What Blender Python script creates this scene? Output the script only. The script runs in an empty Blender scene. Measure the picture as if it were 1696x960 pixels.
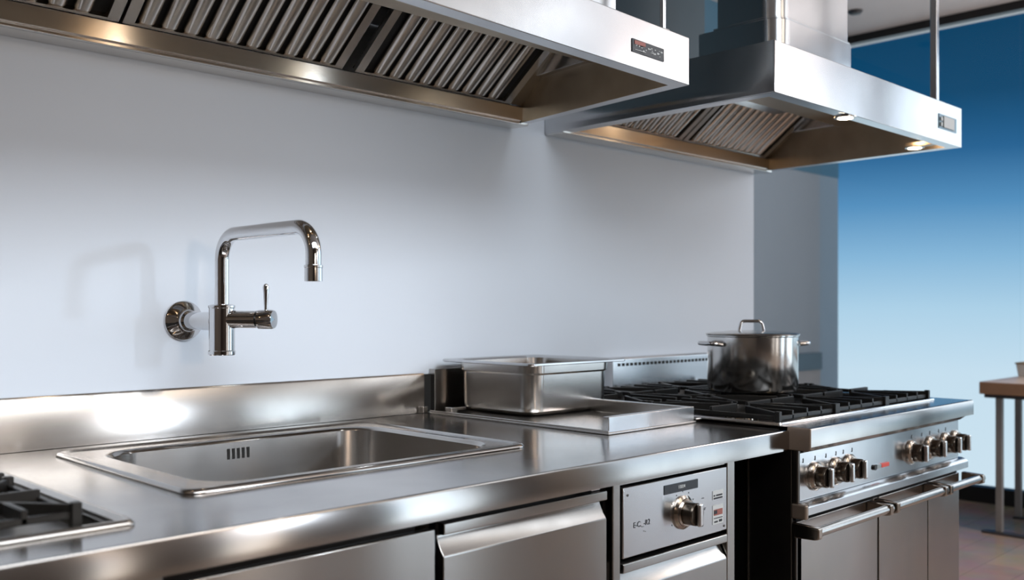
import bpy, bmesh, math, random
from mathutils import Vector, Matrix
random.seed(7)
S = bpy.context.scene
COL = S.collection
PI = math.pi
ORG = {}          # world origin of every object built

# ------------------------------------------------------------------ materials
def mat(name):
    m = bpy.data.materials.new(name); m.use_nodes = True
    nt = m.node_tree
    return m, nt, nt.nodes['Principled BSDF']

def steel(name, col=(.60, .585, .565), rough=.24, aniso=.65, var=.10, bump=.03, stain=.0, axis='X'):
    """brushed stainless: grain runs along X, reflections smear across it"""
    m, nt, b = mat(name)
    N = nt.nodes; L = nt.links
    tc = N.new('ShaderNodeTexCoord')
    mp = N.new('ShaderNodeMapping'); L.new(tc.outputs['Object'], mp.inputs[0])
    mp.inputs['Scale'].default_value = (4, 180, 180)
    n1 = N.new('ShaderNodeTexNoise'); n1.inputs['Scale'].default_value = 1.0; n1.inputs['Detail'].default_value = 3
    L.new(mp.outputs[0], n1.inputs['Vector'])
    n2 = N.new('ShaderNodeTexNoise'); n2.inputs['Scale'].default_value = 5.0; n2.inputs['Detail'].default_value = 4
    L.new(tc.outputs['Object'], n2.inputs['Vector'])
    # roughness = base + fine grain + broad smudges
    ad = N.new('ShaderNodeMath'); ad.operation = 'MULTIPLY_ADD'
    L.new(n1.outputs['Fac'], ad.inputs[0]); ad.inputs[1].default_value = var*.2; ad.inputs[2].default_value = rough - var*.1
    ad2 = N.new('ShaderNodeMath'); ad2.operation = 'MULTIPLY_ADD'
    L.new(n2.outputs['Fac'], ad2.inputs[0]); ad2.inputs[1].default_value = var*1.4; L.new(ad.outputs[0], ad2.inputs[2])
    sb = N.new('ShaderNodeMath'); sb.operation = 'SUBTRACT'; L.new(ad2.outputs[0], sb.inputs[0]); sb.inputs[1].default_value = var*.7
    sb.use_clamp = True
    L.new(sb.outputs[0], b.inputs['Roughness'])
    mx = N.new('ShaderNodeMix'); mx.data_type = 'RGBA'
    mr = N.new('ShaderNodeMapRange'); L.new(n2.outputs['Fac'], mr.inputs[0])
    mr.inputs[1].default_value = .35; mr.inputs[2].default_value = .7
    L.new(mr.outputs[0], mx.inputs['Factor'])
    mx.inputs['A'].default_value = (*col, 1)
    mx.inputs['B'].default_value = (*[c*(1-stain) for c in col], 1)
    L.new(mx.outputs['Result'], b.inputs['Base Color'])
    b.inputs['Metallic'].default_value = 1
    if aniso:
        g = N.new('ShaderNodeNewGeometry')
        cr = N.new('ShaderNodeVectorMath'); cr.operation = 'CROSS_PRODUCT'
        L.new(g.outputs['Normal'], cr.inputs[0]); cr.inputs[1].default_value = (1, .02, 0)
        av = N.new('ShaderNodeVectorMath'); av.operation = 'ADD'
        L.new(cr.outputs[0], av.inputs[0]); av.inputs[1].default_value = (0, 0, .03)
        nm = N.new('ShaderNodeVectorMath'); nm.operation = 'NORMALIZE'; L.new(av.outputs[0], nm.inputs[0])
        L.new(nm.outputs[0], b.inputs['Tangent'])
        b.inputs['Anisotropic'].default_value = aniso
    if bump:
        # very low, broad waviness of thin sheet
        n3 = N.new('ShaderNodeTexNoise'); n3.inputs['Scale'].default_value = 3.2; n3.inputs['Detail'].default_value = 1.5
        L.new(tc.outputs['Object'], n3.inputs['Vector'])
        bp = N.new('ShaderNodeBump'); bp.inputs['Strength'].default_value = 1; bp.inputs['Distance'].default_value = bump*.1
        L.new(n3.outputs['Fac'], bp.inputs['Height']); L.new(bp.outputs[0], b.inputs['Normal'])
    return m

def plain(name, col, rough=.5, metal=0, noise=.0, nscale=6, spec=.5, bump=0):
    m, nt, b = mat(name)
    b.inputs['Metallic'].default_value = metal; b.inputs['Roughness'].default_value = rough
    b.inputs['Specular IOR Level'].default_value = spec
    N = nt.nodes; L = nt.links
    tc = N.new('ShaderNodeTexCoord'); n = N.new('ShaderNodeTexNoise'); n.inputs['Scale'].default_value = nscale
    n.inputs['Detail'].default_value = 5
    L.new(tc.outputs['Object'], n.inputs['Vector'])
    mx = N.new('ShaderNodeMix'); mx.data_type = 'RGBA'; L.new(n.outputs['Fac'], mx.inputs['Factor'])
    mx.inputs['A'].default_value = (*[c*(1-noise) for c in col], 1)
    mx.inputs['B'].default_value = (*[min(1, c*(1+noise)) for c in col], 1)
    L.new(mx.outputs['Result'], b.inputs['Base Color'])
    if bump:
        bp = N.new('ShaderNodeBump'); bp.inputs['Strength'].default_value = bump; bp.inputs['Distance'].default_value = .001
        L.new(n.outputs['Fac'], bp.inputs['Height']); L.new(bp.outputs[0], b.inputs['Normal'])
    return m

def emis(name, col, k):
    m, nt, b = mat(name)
    b.inputs['Base Color'].default_value = (*col, 1); b.inputs['Emission Color'].default_value = (*col, 1)
    b.inputs['Emission Strength'].default_value = k
    return m

M = {}
M['steel'] = steel('brushed_steel', (.49, .46, .43), .19, .86, .08, .012, .12)
M['steel_top'] = steel('worktop_steel', (.44, .415, .395), .15, .75, .08, .0, .15)
M['steel_hood'] = steel('hood_steel', (.62, .62, .63), .19, .86, .06, .012, .08)
M['gutter'] = steel('gutter_steel', (.68, .66, .63), .16, .5, .0, .0, .05)
M['bronze'] = plain('bronze_toned_metal', (.36, .28, .225), .38, .75, .1)
M['steel_front'] = steel('front_steel', (.47, .45, .43), .2, .85, .10, .012, .18)
M['steel_basin'] = steel('basin_steel', (.50, .475, .45), .24, .5, .14, .03, .22)
M['steel_filter'] = steel('filter_steel', (.66, .60, .54), .25, 0, .0, .0)
M['steel_in'] = steel('hood_inside_steel', (.44, .36, .27), .38, .3, .06, .0, .25)
M['steel_pan'] = steel('pan_steel', (.60, .58, .56), .22, .0, .05, .0, .08)
M['steel_dark'] = steel('dark_steel', (.17, .155, .14), .33, .3, .1, .03, .3)
M['duct'] = steel('duct_steel', (.62, .64, .66), .2, .4, .08, .06)
M['pot'] = steel('pot_steel', (.68, .665, .65), .19, 0, .04, .0)
M['chrome'] = plain('chrome', (.66, .655, .66), .05, 1, .02)
M['knob'] = plain('knob_metal', (.45, .40, .35), .14, 1, .05)
M['knob_grip'] = plain('knob_grip_metal', (.13, .11, .09), .22, 1, .05)
M['knob_face'] = plain('knob_face_metal', (.80, .80, .80), .25, 1, .03)
M['iron'] = plain('cast_iron', (.010, .009, .008), .40, 0, .3, 60, .35, .3)
M['burner'] = plain('burner_brassy_metal', (.42, .36, .28), .3, 1, .3, 30)
M['black'] = plain('black_enamel', (.012, .010, .009), .35, 0, .2)
M['void'] = plain('black_shadow_gap', (.004, .004, .004), .8, 0, .1)
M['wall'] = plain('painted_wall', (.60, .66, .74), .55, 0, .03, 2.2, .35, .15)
M['wall_up'] = plain('shaded_teal_wall', (.055, .095, .12), .5, 0, .05)  # shade above the hoods put into this wall colour
M['wall_up2'] = plain('shaded_teal_rear_wall', (.08, .19, .28), .5, 0, .05)  # darker top of the recessed wall, its shade put into the colour
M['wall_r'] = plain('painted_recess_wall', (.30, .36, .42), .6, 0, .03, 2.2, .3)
M['band'] = plain('teal_band', (.08, .14, .19), .5, 0, .05)
M['wain'] = plain('grey_lower_wall', (.30, .30, .31), .5, 0, .05)
M['ceil'] = plain('ceiling_paint', (.80, .76, .75), .8, 0, .03)
M['frame'] = plain('black_window_frame', (.006, .006, .007), .35, 0, .1)
M['warmwall'] = plain('warm_plaster', (.40, .31, .24), .7, 0, .15, 2)
M['darkwall'] = plain('dark_brown_plaster', (.13, .095, .075), .7, 0, .15, 2)
M['oak'] = plain('oak_edge', (.36, .21, .125), .45, 0, .25, 14)
M['tabletop'] = plain('pale_table_top', (.62, .50, .42), .3, 0, .08, 8)
M['legmetal'] = plain('grey_painted_leg', (.27, .27, .27), .45, 0, .1)
M['darkmetal'] = plain('dark_foot_bar', (.05, .05, .055), .4, 0, .1)
M['white'] = plain('white_glaze', (.8, .79, .76), .3, 0, .03)
M['tan'] = plain('tan_edge', (.35, .27, .17), .5, 0, .1)
M['display'] = plain('display_black', (.02, .024, .03), .25, 0, .1)
M['ink'] = plain('dark_print', (.03, .03, .035), .6, 0, .1)
M['inkw'] = plain('pale_print', (.55, .56, .55), .5, 0, .1)
M['red'] = plain('red_print', (.30, .10, .08), .5, 0, .1)
M['orange'] = plain('red_indicator', (.75, .06, .03), .35, 0, .1)
M['lamp'] = emis('lamp_glow', (1, .80, .55), 14)
M['downlight'] = emis('downlight_glow', (1, .82, .62), 22)
M['plate'] = plain('plate_dark', (.06, .065, .07), .3, .6, .2, 40)
M['plate2'] = plain('plate_teal', (.10, .17, .21), .3, .4, .2, 40)

# floor: brown-grey worn boards
def floor_mat():
    m, nt, b = mat('worn_floor'); N = nt.nodes; L = nt.links
    tc = N.new('ShaderNodeTexCoord')
    br = N.new('ShaderNodeTexBrick'); L.new(tc.outputs['Object'], br.inputs['Vector'])
    br.inputs['Scale'].default_value = 1; br.inputs['Brick Width'].default_value = 1.4; br.inputs['Row Height'].default_value = .19
    br.inputs['Mortar Size'].default_value = .003
    br.inputs['Color1'].default_value = (.40, .31, .26, 1); br.inputs['Color2'].default_value = (.34, .27, .23, 1)
    br.inputs['Mortar'].default_value = (.28, .22, .19, 1)
    n = N.new('ShaderNodeTexNoise'); n.inputs['Scale'].default_value = 5; n.inputs['Detail'].default_value = 6
    L.new(tc.outputs['Object'], n.inputs['Vector'])
    mx = N.new('ShaderNodeMix'); mx.data_type = 'RGBA'; mx.blend_type = 'OVERLAY'; mx.inputs['Factor'].default_value = .4
    L.new(br.outputs['Color'], mx.inputs['A']); L.new(n.outputs['Color'], mx.inputs['B'])
    L.new(mx.outputs['Result'], b.inputs['Base Color'])
    b.inputs['Roughness'].default_value = .25
    return m
M['floor'] = floor_mat()

def glass_mat():
    m = bpy.data.materials.new('window_glass'); m.use_nodes = True
    nt = m.node_tree; nt.nodes.clear(); N = nt.nodes; L = nt.links
    o = N.new('ShaderNodeOutputMaterial'); t = N.new('ShaderNodeBsdfTransparent'); g = N.new('ShaderNodeBsdfGlossy')
    t.inputs[0].default_value = (.96, .98, .98, 1)
    g.inputs['Roughness'].default_value = .06
    f = N.new('ShaderNodeFresnel'); f.inputs[0].default_value = 1.35
    mx = N.new('ShaderNodeMixShader'); L.new(f.outputs[0], mx.inputs[0]); L.new(t.outputs[0], mx.inputs[1]); L.new(g.outputs[0], mx.inputs[2])
    L.new(mx.outputs[0], o.inputs[0])
    return m
M['glass'] = glass_mat()

# ------------------------------------------------------------------ builders
class MB:
    def __init__(s): s.b = bmesh.new()
    def box(s, x0, x1, y0, y1, z0, z1):
        v = [s.b.verts.new(p) for p in ((x0,y0,z0),(x1,y0,z0),(x1,y1,z0),(x0,y1,z0),(x0,y0,z1),(x1,y0,z1),(x1,y1,z1),(x0,y1,z1))]
        for f in ((0,3,2,1),(4,5,6,7),(0,1,5,4),(1,2,6,5),(2,3,7,6),(3,0,4,7)): s.b.faces.new([v[i] for i in f])
        return s
    def bar(s, p, q, w, h):
        """box from p to q (horizontal run), width w, from z down h"""
        p = Vector(p); q = Vector(q); d = (q-p).normalized(); n = Vector((-d.y, d.x, 0)) * w*.5
        u = Vector((0, 0, h))
        c = [p-n-u, q-n-u, q+n-u, p+n-u, p-n, q-n, q+n, p+n]
        v = [s.b.verts.new(x) for x in c]
        for f in ((0,3,2,1),(4,5,6,7),(0,1,5,4),(1,2,6,5),(2,3,7,6),(3,0,4,7)): s.b.faces.new([v[i] for i in f])
        return s
    def face(s, *pts):
        s.b.faces.new([s.b.verts.new(p) for p in pts]); return s
    def prism_x(s, prof, x0, x1, cap=True):
        """closed (y,z) profile extruded along X"""
        a = [s.b.verts.new((x0, y, z)) for y, z in prof]; c = [s.b.verts.new((x1, y, z)) for y, z in prof]
        n = len(prof)
        for i in range(n): s.b.faces.new((a[i], a[(i+1) % n], c[(i+1) % n], c[i]))
        if cap: s.b.faces.new(a[::-1]); s.b.faces.new(c)
        return s
    def prism_z(s, poly, z0, z1):
        a = [s.b.verts.new((x, y, z0)) for x, y in poly]; c = [s.b.verts.new((x, y, z1)) for x, y in poly]
        n = len(poly)
        for i in range(n): s.b.faces.new((a[i], a[(i+1) % n], c[(i+1) % n], c[i]))
        s.b.faces.new(a[::-1]); s.b.faces.new(c)
        return s
    def loft(s, rings, cap0=False, cap1=False, closed=False):
        R = [[s.b.verts.new(p) for p in r] for r in rings]
        n = len(R[0])
        rr = range(len(R) if closed else len(R)-1)
        for k in rr:
            A = R[k]; B = R[(k+1) % len(R)]
            for i in range(n): s.b.faces.new((A[i], A[(i+1) % n], B[(i+1) % n], B[i]))
        if cap0: s.b.faces.new(R[0][::-1])
        if cap1: s.b.faces.new(R[-1])
        return s
    def lathe(s, prof, c, axis='Z', n=40, cap0=True, cap1=True):
        """prof [(r, h)] around axis through c"""
        rings = []
        for r, h in prof:
            ring = []
            for i in range(n):
                a = 2*PI*i/n; u, v = max(r, 1e-4)*math.cos(a), max(r, 1e-4)*math.sin(a)
                if axis == 'Z': p = (c[0]+u, c[1]+v, c[2]+h)
                elif isinstance(axis, Vector):
                    U = Vector((-axis.y, axis.x, 0)); p = Vector(c)+axis*h+U*u+Vector((0, 0, v))
                elif axis == 'Y': p = (c[0]+u, c[1]+h, c[2]+v)
                else: p = (c[0]+h, c[1]+u, c[2]+v)
                ring.append(p)
            rings.append(ring)
        return s.loft(rings, cap0, cap1)
    def tube(s, pts, r, n=16, closed=False, caps=True):
        pts = [Vector(p) for p in pts]; m = len(pts); rings = []
        rs = r if isinstance(r, (list, tuple)) else [r]*m
        t0 = (pts[1]-pts[0]).normalized(); up = Vector((0, 0, 1)) if abs(t0.z) < .9 else Vector((1, 0, 0))
        nrm = t0.cross(up).normalized()
        for i, p in enumerate(pts):
            if closed: t = (pts[(i+1) % m]-pts[i-1]).normalized()
            else: t = ((pts[min(i+1, m-1)]-pts[i]).normalized() + (pts[i]-pts[max(i-1, 0)]).normalized()).normalized()
            nrm = (nrm - t*nrm.dot(t)).normalized(); bn = t.cross(nrm)
            rings.append([p + (nrm*math.cos(2*PI*k/n) + bn*math.sin(2*PI*k/n))*rs[i] for k in range(n)])
        return s.loft(rings, caps and not closed, caps and not closed, closed)
    def build(s, name, m, parent=None, bevel=0, seg=2, label=None, origin=None, sharp=35, recalc=True):
        me = bpy.data.meshes.new(name)
        if recalc: bmesh.ops.recalc_face_normals(s.b, faces=s.b.faces)
        pw = ORG[parent.name] if parent else Vector((0, 0, 0))
        org = Vector(origin) if origin else pw.copy()
        bmesh.ops.translate(s.b, vec=-org, verts=s.b.verts)
        s.b.to_mesh(me); s.b.free()
        o = bpy.data.objects.new(name, me); COL.objects.link(o)
        me.materials.append(M[m] if isinstance(m, str) else m)
        me.polygons.foreach_set('use_smooth', [True]*len(me.polygons))
        me.set_sharp_from_angle(angle=math.radians(sharp))
        if parent: o.parent = parent
        o.location = org - pw; ORG[o.name] = org
        if bevel:
            b = o.modifiers.new('bevel', 'BEVEL'); b.width = bevel; b.segments = seg
            b.limit_method = 'ANGLE'; b.angle_limit = math.radians(40); b.harden_normals = False
        if sharp != 35 or bevel: 
            wn = o.modifiers.new('weighted_normal', 'WEIGHTED_NORMAL'); wn.keep_sharp = True; wn.weight = 80
        if label: o['label'] = label
        return o

def fillet(pts, rad, n=6):
    """polyline with rounded corners"""
    out = [Vector(pts[0])]
    for i in range(1, len(pts)-1):
        a, b, c = Vector(pts[i-1]), Vector(pts[i]), Vector(pts[i+1])
        d1 = (a-b).normalized(); d2 = (c-b).normalized(); ang = d1.angle(d2); t = rad/math.tan(ang/2)
        t = min(t, (a-b).length*.49, (c-b).length*.49) if False else t
        r = t*math.tan(ang/2); cen = b + (d1+d2).normalized()*(r/math.sin(ang/2))
        p0 = b+d1*t; p1 = b+d2*t; v0 = p0-cen; v1 = p1-cen; w = v0.angle(v1); ax = v0.cross(v1).normalized()
        for k in range(n+1): out.append(cen + Matrix.Rotation(w*k/n, 3, ax) @ v0)
    out.append(Vector(pts[-1])); return out

def rrect(x0, x1, y0, y1, r, z, n=6):
    """rounded rectangle ring, counter-clockwise"""
    out = []
    for cx, cy, a0 in ((x1-r, y1-r, 0), (x0+r, y1-r, 90), (x0+r, y0+r, 180), (x1-r, y0+r, 270)):
        for k in range(n+1):
            a = math.radians(a0+90*k/n); out.append((cx+r*math.cos(a), cy+r*math.sin(a), z))
    return out

def thing(name, label, cat, loc=(0, 0, 0), group=None):
    o = bpy.data.objects.new(name, None); COL.objects.link(o); o.location = loc; o.empty_display_size = .1
    ORG[o.name] = Vector(loc); o['label'] = label; o['category'] = cat
    if group: o['group'] = group
    return o
def tag(o, label, cat, group=None):
    o['label'] = label; o['category'] = cat
    if group: o['group'] = group
    return o
def struct(o, label=None):
    o['kind'] = 'structure'
    if label: o['label'] = label
    return o
def text(name, body, size, loc, rot, m, parent, sx=1):
    c = bpy.data.curves.new(name, 'FONT'); c.body = body; c.size = size; c.extrude = .0002
    c.align_x = 'CENTER'; c.align_y = 'CENTER'
    t = bpy.data.objects.new(name, c); COL.objects.link(t)
    me = bpy.data.meshes.new_from_object(t.evaluated_get(bpy.context.evaluated_depsgraph_get()))
    bpy.data.objects.remove(t)
    o = bpy.data.objects.new(name, me); COL.objects.link(o); me.materials.clear(); me.materials.append(M[m])
    o.parent = parent; o.location = Vector(loc)-ORG[parent.name]; o.rotation_euler = rot; o.scale = (sx, 1, 1)
    ORG[o.name] = Vector(loc)
    return o

YW = 2.40      # main wall
WT = .90       # worktop height
# ------------------------------------------------------------------ room
XL, XR_, YF, ZC = -3.2, 6.45, -3.6, 3.15
struct(MB().box(XL, XR_+.3, YF-.2, 3.6, -.1, 0).build('floor', 'floor'), 'worn brown floor')
struct(MB().box(XL, XR_+.3, YF-.2, 3.6, ZC, ZC+.1).build('ceiling', 'ceil'), 'pale grey ceiling')
w = MB()
w.prism_z([(XL, YW), (3.95, YW), (3.95, YW+.2), (XL, YW+.2)], 0, 2.13)
struct(w.build('wall_back', 'wall'), 'plain blue-grey painted wall behind the cooking line')
struct(MB().box(XL, 3.55, YW, YW+.2, 2.1305, ZC).build('wall_upper', 'wall_up'), 'wall above the hoods, shade put into its dark teal colour')
struct(MB().box(XL, XR_+.3, 3.385, 3.389, 2.2, ZC-.001).build('wall_rear_upper', 'wall_up2'), 'upper part of the recessed wall, shade put into its teal colour')
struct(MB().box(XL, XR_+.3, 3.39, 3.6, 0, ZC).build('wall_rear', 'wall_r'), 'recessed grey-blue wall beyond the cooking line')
struct(MB().box(4.0, XR_, 3.375, 3.389, 0, .80).build('trim_2', 'wain'), 'grey lower panel on the recessed wall')
struct(MB().box(4.0, XR_, 3.36, 3.389, .80, .92).build('trim_1', 'band'), 'dark teal rail on the recessed wall')
struct(MB().box(XL-.2, XL, YF-.2, 3.6, 0, ZC).build('wall_left', 'warmwall'))
# front wall (behind the viewer): a lit passage and a tall window
fw = MB(); WZ0, WZ1 = .0, 2.95
cuts = [XL, 2.35, 2.62, 3.25, 3.72, 4.72, 5.65, XR_+.3]
for i in range(0, len(cuts), 2): fw.box(cuts[i], cuts[i+1], YF-.2, YF, 0, ZC)
for i in range(1, len(cuts)-1, 2): fw.box(cuts[i], cuts[i+1], YF-.2, YF, 0, WZ0).box(cuts[i], cuts[i+1], YF-.2, YF, WZ1, ZC)
struct(fw.build('wall_front', 'darkwall'), 'dark brown wall opposite the cooking line')
for k, (a, b) in enumerate(((2.35, 2.62), (3.25, 3.72), (4.72, 5.65))):
    fr = struct(MB().box(a, b, YF-.12, YF-.05, WZ0, WZ0+.05).box(a, b, YF-.12, YF-.05, WZ1-.05, WZ1).box(a, a+.04, YF-.12, YF-.05, WZ0, WZ1).box(b-.04, b, YF-.12, YF-.05, WZ0, WZ1).build('window_%d' % (k+2), 'frame'))
    MB().face((a+.04, YF-.09, WZ0+.05), (b-.04, YF-.09, WZ0+.05), (b-.04, YF-.09, WZ1-.05), (a+.04, YF-.09, WZ1-.05)).build('glass_pane', 'glass', fr)
# glazed end wall, right: black frame, blue dusk sky behind it
wf = MB().box(XR_, XR_+.06, -2.9, 3.39, ZC-.055, ZC).build('window_1', 'frame'); struct(wf, 'full-height window wall with a slim black frame')
wf2 = MB().box(XR_-.14, XR_-.08, -.14, .04, .10, ZC-.001).build('post', 'frame', wf)
MB().box(XR_-.14, XR_-.08, -1.40, -1.33, .10, ZC-.001).build('post', 'frame', wf)  # unseen post added to put streaks into the steel reflections
MB().face((XR_+.02, 2.04, .1), (XR_+.02, 3.389, .1), (XR_+.02, 3.389, ZC-.05), (XR_+.02, 2.04, ZC-.05)).build('glass_pane', 'glass', wf)
MB().face((XR_-.005, -2.9, .1), (XR_-.005, 2.04, .1), (XR_-.005, 2.04, ZC-.05), (XR_-.005, -2.9, ZC-.05)).build('glass_pane', 'glass', wf)
struct(MB().box(XR_, XR_+.3, YF, -2.9, 0, ZC).build('wall_right', 'warmwall'))
struct(MB().box(XR_-.02, XR_+.06, -2.9, 3.39, 0, .10).build('baseboard_right', 'frame'), 'black skirting under the window wall')
# ceiling fittings
v = MB().lathe([(.045, 0), (.045, -.008), (.035, -.02), (.02, -.024)], (5.93, 2.86, ZC), 'Z', 24)
tag(v.build('ceiling_vent', 'darkmetal'), 'small dark round vent on the ceiling beside the far duct', 'vent')
# ------------------------------------------------------------------ worktop with sink and hob openings
SX0, SX1, SY0, SY1 = .81, 1.63, 1.635, 2.25       # sink cut-out
HX0, HX1, HY0, HY1 = -.10, .598, 1.48, 2.20       # hob cut-out
CX0, CX1, CY0 = -1.0, 2.385, 1.345
wt = MB()
def grid_top(m, xs, ys, holes, z):
    V = {}
    def g(x, y):
        if (x, y) not in V: V[(x, y)] = m.b.verts.new((x, y, z))
        return V[(x, y)]
    for i in range(len(xs)-1):
        for j in range(len(ys)-1):
            cx, cy = (xs[i]+xs[i+1])/2, (ys[j]+ys[j+1])/2
            if any(h[0] < cx < h[1] and h[2] < cy < h[3] for h in holes): continue
            m.b.faces.new((g(xs[i], ys[j]), g(xs[i+1], ys[j]), g(xs[i+1], ys[j+1]), g(xs[i], ys[j+1])))
hl = [(SX0, SX1, SY0, SY1), (HX0, HX1, HY0, HY1)]
xs = [CX0, HX0, HX1, SX0, SX1, CX1]; ys = sorted({CY0, SY0, SY1, HY0, HY1, YW-.003})
for z in (WT, WT-.004): grid_top(wt, xs, ys, hl, z)
# rounded nose + apron, side skirt
ap = [(CY0, WT), (CY0-.004, WT-.001), (CY0-.006, WT-.005), (CY0-.006, WT-.055), (CY0+.014, WT-.055), (CY0+.014, WT-.052), (CY0, WT-.052), (CY0, WT-.004)]
wt.prism_x(ap, CX0, CX1)
wt.box(CX1-.003, CX1, CY0, YW-.003, WT-.052, WT-.004)
worktop = wt.build('worktop', 'steel_top', bevel=0, origin=(CX0, YW, WT))
tag(worktop, 'long brushed stainless steel worktop running along the wall, holding sink and trays', 'worktop')
bs = MB(); bs.prism_x([(YW-.022, WT+.001), (YW-.022, 1.020), (YW-.018, 1.026), (YW-.002, 1.026), (YW-.002, WT+.001)], CX0, 1.955)
bs.build('backsplash', 'steel', worktop)
bs = MB(); bs.box(1.956, 1.992, YW-.010, YW-.002, WT+.001, 1.022)
bs.build('gap_strip', 'void', worktop, label='black gap between the two upstands')
bs = MB(); bs.prism_x([(YW-.03, WT+.001), (YW-.03, 1.034), (YW-.034, 1.038), (YW-.002, 1.038), (YW-.002, WT+.001)], 1.992, 2.381)
bs.build('backsplash', 'steel', worktop, bevel=.001)
MB().box(1.94, 1.96, YW-.035, YW-.0225, WT+.001, WT+.022).build('bracket', 'steel', worktop, bevel=.002)

# ------------------------------------------------------------------ sink
sk = thing('sink', 'large rectangular stainless sink set into the worktop below the tap', 'sink', (1.22, 1.94, WT))
X0, X1, Y0, Y1 = .785, 1.652, 1.612, 2.275
rings = [rrect(X0, X1, Y0, Y1, .035, WT+.0008, 8), rrect(X0, X1, Y0, Y1, .035, WT+.004, 8), rrect(X0+.004, X1-.004, Y0+.004, Y1-.004, .034, WT+.009, 8),
         rrect(X0+.010, X1-.010, Y0+.010, Y1-.010, .032, WT+.0095, 8), rrect(X0+.018, X1-.018, Y0+.018, Y1-.018, .030, WT+.006, 8)]
IX0, IX1, IY0, IY1 = .862, 1.594, 1.665, 2.205
rings += [rrect(IX0-.012, IX1+.012, IY0-.012, IY1+.012, .10, WT+.006, 8), rrect(IX0-.004, IX1+.004, IY0-.004, IY1+.004, .095, WT+.004, 8),
          rrect(IX0, IX1, IY0, IY1, .092, WT-.003, 8)]
MB().loft(rings).build('rim', 'steel_top', sk, sharp=60)
rings = [rrect(IX0, IX1, IY0, IY1, .092, WT-.003, 8), rrect(IX0+.006, IX1-.006, IY0+.006, IY1-.006, .09, WT-.16, 8),
         rrect(IX0+.012, IX1-.012, IY0+.012, IY1-.012, .085, WT-.19, 8), rrect(IX0+.035, IX1-.035, IY0+.035, IY1-.035, .07, WT-.205, 8),
         rrect(IX0+.3, IX1-.3, IY0+.22, IY1-.22, .05, WT-.21, 8)]
MB().loft(rings, False, True).build('basin', 'steel_basin', sk, sharp=60)
MB().lathe([(.045, 0), (.045, .003), (.03, .004), (.025, .001)], (1.228, 1.935, WT-.2095), 'Z', 28).build('drain', 'chrome', sk)
ov = MB()
for k in range(5):
    x = 1.183 + k*.0135; z0 = WT-.044; y = IY1-.0022
    ov.prism_x([(y-.0006, z0), (y-.0006, z0+.026), (y+.002, z0+.026), (y+.002, z0)], x-.0033, x+.0033)
ov.build('overflow_slots', 'void', sk, label='five short dark overflow slots')

# ------------------------------------------------------------------ wall tap
fx, fy = 1.158, 2.19
tp = thing('wall_tap', 'chrome wall-mounted mixer tap with square swan spout above the sink', 'tap', (fx, YW, 1.20))
MB().lathe([(.052, 0), (.052, -.008), (.048, -.013), (.032, -.022), (.024, -.030), (.022, -.036)], (fx, YW-.001, 1.2), 'Y', 40, True, True).build('wall_flange', 'chrome', tp)
MB().lathe([(.027, -.034), (.027, -.044), (.0215, -.050), (.022, -.09), (.0235, -.125), (.0235, -.185)], (fx, YW, 1.2), 'Y', 36).build('inlet_pipe', 'chrome', tp)
MB().lathe([(.0305, 0), (.033, .002), (.033, .010), (.031, .012), (.031, .115), (.0325, .117), (.0325, .122), (.029, .124), (.0215, .125)], (fx, fy, 1.117), 'Z', 40).build('body', 'chrome', tp)
pth = fillet([(fx, fy, 1.235), (fx, fy, 1.408), (fx+.012, 1.805, 1.408), (fx+.012, 1.80, 1.29)], .058, 12)
pth = fillet([(fx, fy, 1.235), (fx, fy, 1.412), (fx+.01, 1.80, 1.412), (fx+.01, 1.80, 1.315)], .062, 12)
MB().tube(pth, .0172, 28).build('spout', 'chrome', tp)
MB().lathe([(.0172, 0), (.0205, -.001), (.0205, -.006), (.0195, -.007), (.0198, -.036), (.0165, -.037)], (fx+.01, 1.80, 1.327), 'Z', 32).build('aerator', 'chrome', tp)
AX = Vector((.58, -.81, 0)).normalized()
def along(d, z=1.205): return Vector((fx, fy, z)) + AX*d
MB().lathe([(.0225, .02), (.0215, .045), (.0215, .092)], along(0), AX, 36).build('valve_arm', 'chrome', tp)
MB().lathe([(.0165, .0905), (.0165, .0955)], along(0), AX, 30).build('joint_ring', 'black', tp, label='dark ring at the lever joint')
MB().lathe([(.020, .0955), (.0235, .098), (.0235, .131), (.0215, .136), (.001, .137)], along(0), AX, 36, True, False).build('handle_hub', 'chrome', tp)
MB().tube([along(.115, z) for z in (1.226, 1.238, 1.262, 1.283, 1.289, 1.292)], [.0042, .0044, .0062, .0078, .0066, .003], 18).build('lever', 'chrome', tp)

# ------------------------------------------------------------------ inset hob at left
hb = thing('inset_hob', 'stainless inset gas hob at the left end of the worktop', 'hob', (.25, 1.85, WT))
hx0, hx1, hy0, hy1 = -.13, .628, 1.453, 2.235
rg = [rrect(hx0, hx1, hy0, hy1, .012, WT+.0008, 4), rrect(hx0, hx1, hy0, hy1, .012, WT+.004, 4), rrect(hx0+.004, hx1-.004, hy0+.004, hy1-.004, .011, WT+.009, 4),
      rrect(hx0+.012, hx1-.012, hy0+.012, hy1-.012, .010, WT+.009, 4), rrect(hx0+.022, hx1-.022, hy0+.022, hy1-.022, .010, WT+.005, 4)]
MB().loft(rg).build('frame', 'steel', hb, sharp=60)
rg = [rrect(hx0+.022, hx1-.022, hy0+.022, hy1-.022, .010, WT+.005, 4), rrect(hx0+.034, hx1-.034, hy0+.034, hy1-.034, .01, WT-.024, 4)]
MB().loft(rg, False, True).build('drip_tray', 'steel_dark', hb, sharp=60)
def burner(cx, cy, z, parent, r=.05, m2='burner'):
    MB().lathe([(r*1.25, 0), (r*1.25, .006), (r, .010), (r*.95, .020)], (cx, cy, z), 'Z', 28).build('burner_ring', m2, parent)
    MB().lathe([(r*.85, 0), (r*.88, .006), (r*.80, .011), (r*.2, .013), (.001, .013)], (cx, cy, z+.0202), 'Z', 28).build('burner_cap', 'iron', parent)
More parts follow.
